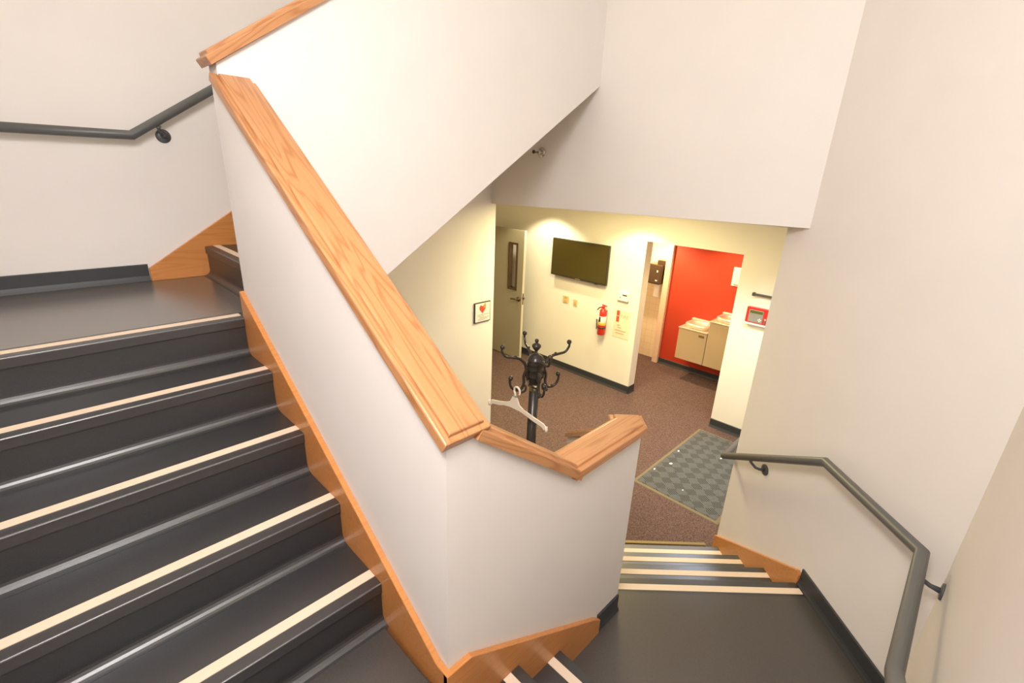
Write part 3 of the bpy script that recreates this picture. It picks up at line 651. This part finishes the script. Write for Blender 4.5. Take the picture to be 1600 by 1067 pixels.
build(MB().box(4.912, 4.95, 1.281, 1.297, -1.060, -1.030), 'end_clip', mat('clip_grey2', (0.07, 0.06, 0.05), 0.4), t, bevel=0.002)

# ------------------------------------------------------------------ alcove: drinking fountains, notice, towel dispenser
def fountain(y0, y1, zb_, zt_, label, bar):
    ym = (y0 + y1) / 2
    t = tag(empty('drinking_fountain', (6.08, ym, zb_)), label, 'drinking fountain')
    build(MB().box(5.90, 6.25, y0, y1, zb_, zt_), 'cabinet', TAN, t, bevel=0.004)
    tp = MB()
    tp.box(5.885, 6.25, y0 - 0.004, y1 + 0.004, zt_, zt_ + 0.012)
    build(tp, 'top_plate', BASIN, t, bevel=0.003)
    b = MB(); n = 28; ringsb = []
    for r_, h in ((1.0, 0.010), (1.05, 0.040), (1.02, 0.064), (0.90, 0.072), (0.80, 0.060), (0.62, 0.028), (0.0, 0.020)):
        ringsb.append([(6.07 + 0.135 * max(r_, .01) * (abs(math.cos(a))**0.6) * math.copysign(1, math.cos(a)), ym + 0.155 * max(r_, .01) * (abs(math.sin(a))**0.6) * math.copysign(1, math.sin(a)), zt_ + h) for a in [2 * math.pi * k / n for k in range(n)]])
    b.rings(ringsb, True)
    bs = build(b, 'basin', BASIN, t)
    build(MB().box(6.205, 6.25, y0 + 0.02, y1 - 0.02, zt_ + 0.01, zt_ + 0.085), 'backsplash', BASIN, t, bevel=0.012)
    build(MB().lathe([(0.016, 0), (0.016, 0.03), (0.009, 0.045), (0.0, 0.047)], (6.14, y0 + 0.085, zt_ + 0.012)).tube([(6.14, y0 + 0.085, zt_ + 0.05), (6.12, y0 + 0.10, zt_ + 0.068)], 0.007, 8), 'bubbler', STEEL, t)
    if bar: build(MB().box(5.888, 5.90, y0 + 0.035, y0 + 0.105, zt_ - 0.062, zt_ - 0.036), 'push_bar', BRASS, t, bevel=0.002)
    return t
fountain(2.228, 2.612, -2.306, -1.875, 'lower of the two drinking fountains, farther from the red alarm panel, against the red wall', True)
fountain(1.84, 2.222, -2.306, -1.705, 'taller drinking fountain, partly hidden by the wall carrying the alarm panel', False)
t = tag(empty('wall_notice', (6.24, 2.1, -1.27)), 'white notice on the red wall above the drinking fountains', 'notice')
build(MB().box(6.238, 6.25, 2.02, 2.178, -1.268, -1.030), 'sheet', PAPER, t)
build(MB().box(6.2365, 6.2385, 2.08, 2.145, -1.262, -1.243), 'stamp', GREYL, t)
t = tag(empty('towel_dispenser', (6.25, 3.2, -1.42)), 'dark brown paper towel dispenser on the tiled wall left of the red wall', 'dispenser')
build(MB().box(6.14, 6.36, 3.105, 3.335, -1.430, -1.150), 'case', DISP, t, bevel=0.02, seg=3)
build(MB().box(6.21, 6.36, 3.092, 3.22, -1.24, -1.095), 'back_box', DISP, t, bevel=0.01)
build(MB().box(6.135, 6.142, 3.155, 3.172, -1.255, -1.228), 'lock_tab', WHITEP, t)
build(MB().box(6.135, 6.142, 3.150, 3.180, -1.380, -1.365), 'lock_tab', WHITEP, t)
build(MB().box(6.245, 6.250, 3.150, 3.235, -1.63, -1.42), 'paper_towel', PAPER, t)

# ------------------------------------------------------------------ doormat and crumbs
mx0, mx1, my0, my1 = 3.400, 4.790, 0.925, 1.705
t = tag(empty('doormat', ((mx0 + mx1) / 2, (my0 + my1) / 2, ZF)), 'grey ribbed doormat with olive rubber edge on the brown carpet', 'doormat')
build(MB().box(mx0 + 0.03, mx1 - 0.03, my0 + 0.03, my1 - 0.03, ZF, ZF + 0.010), 'pile', MATM, t)
e = MB()
def edge(p, q): pass
def ringr(d, z): return [(mx0 + d, my0 + d, z), (mx1 - d, my0 + d, z), (mx1 - d, my1 - d, z), (mx0 + d, my1 - d, z)]
e.rings([ringr(0, ZF), ringr(0.004, ZF + 0.004), ringr(0.030, ZF + 0.008), ringr(0.032, ZF + 0.001)], cap=False)
build(e, 'rubber_edge', MATEDGE, t)
random.seed(4)
zc = ZF + 0.0105
def scrap(x, y, r, label, n=7, z=zc):
    pr = []
    for k in range(n):
        a = 2 * math.pi * k / n; q = r * random.uniform(0.55, 1.2); pr.append((x + q * math.cos(a), y + q * 0.7 * math.sin(a)))
    tag(build(MB().extz(pr, z, z + 0.004), 'paper_scrap', WHITEP), label, 'litter', 'white scraps on the doormat')
scrap(3.90, 1.59, 0.022, 'largest white scrap lying on the grey doormat')
scrap(3.70, 1.65, 0.014, 'white scrap on the doormat nearest its corner beside the low half wall')
scrap(4.17, 1.64, 0.013, 'white scrap on the doormat farthest back along its long olive edge')
scrap(4.36, 1.29, 0.012, 'white scrap on the doormat beside the handrail end')
scrap(3.60, 1.32, 0.009, 'tiny white scrap on the doormat nearest the lowest stairs')
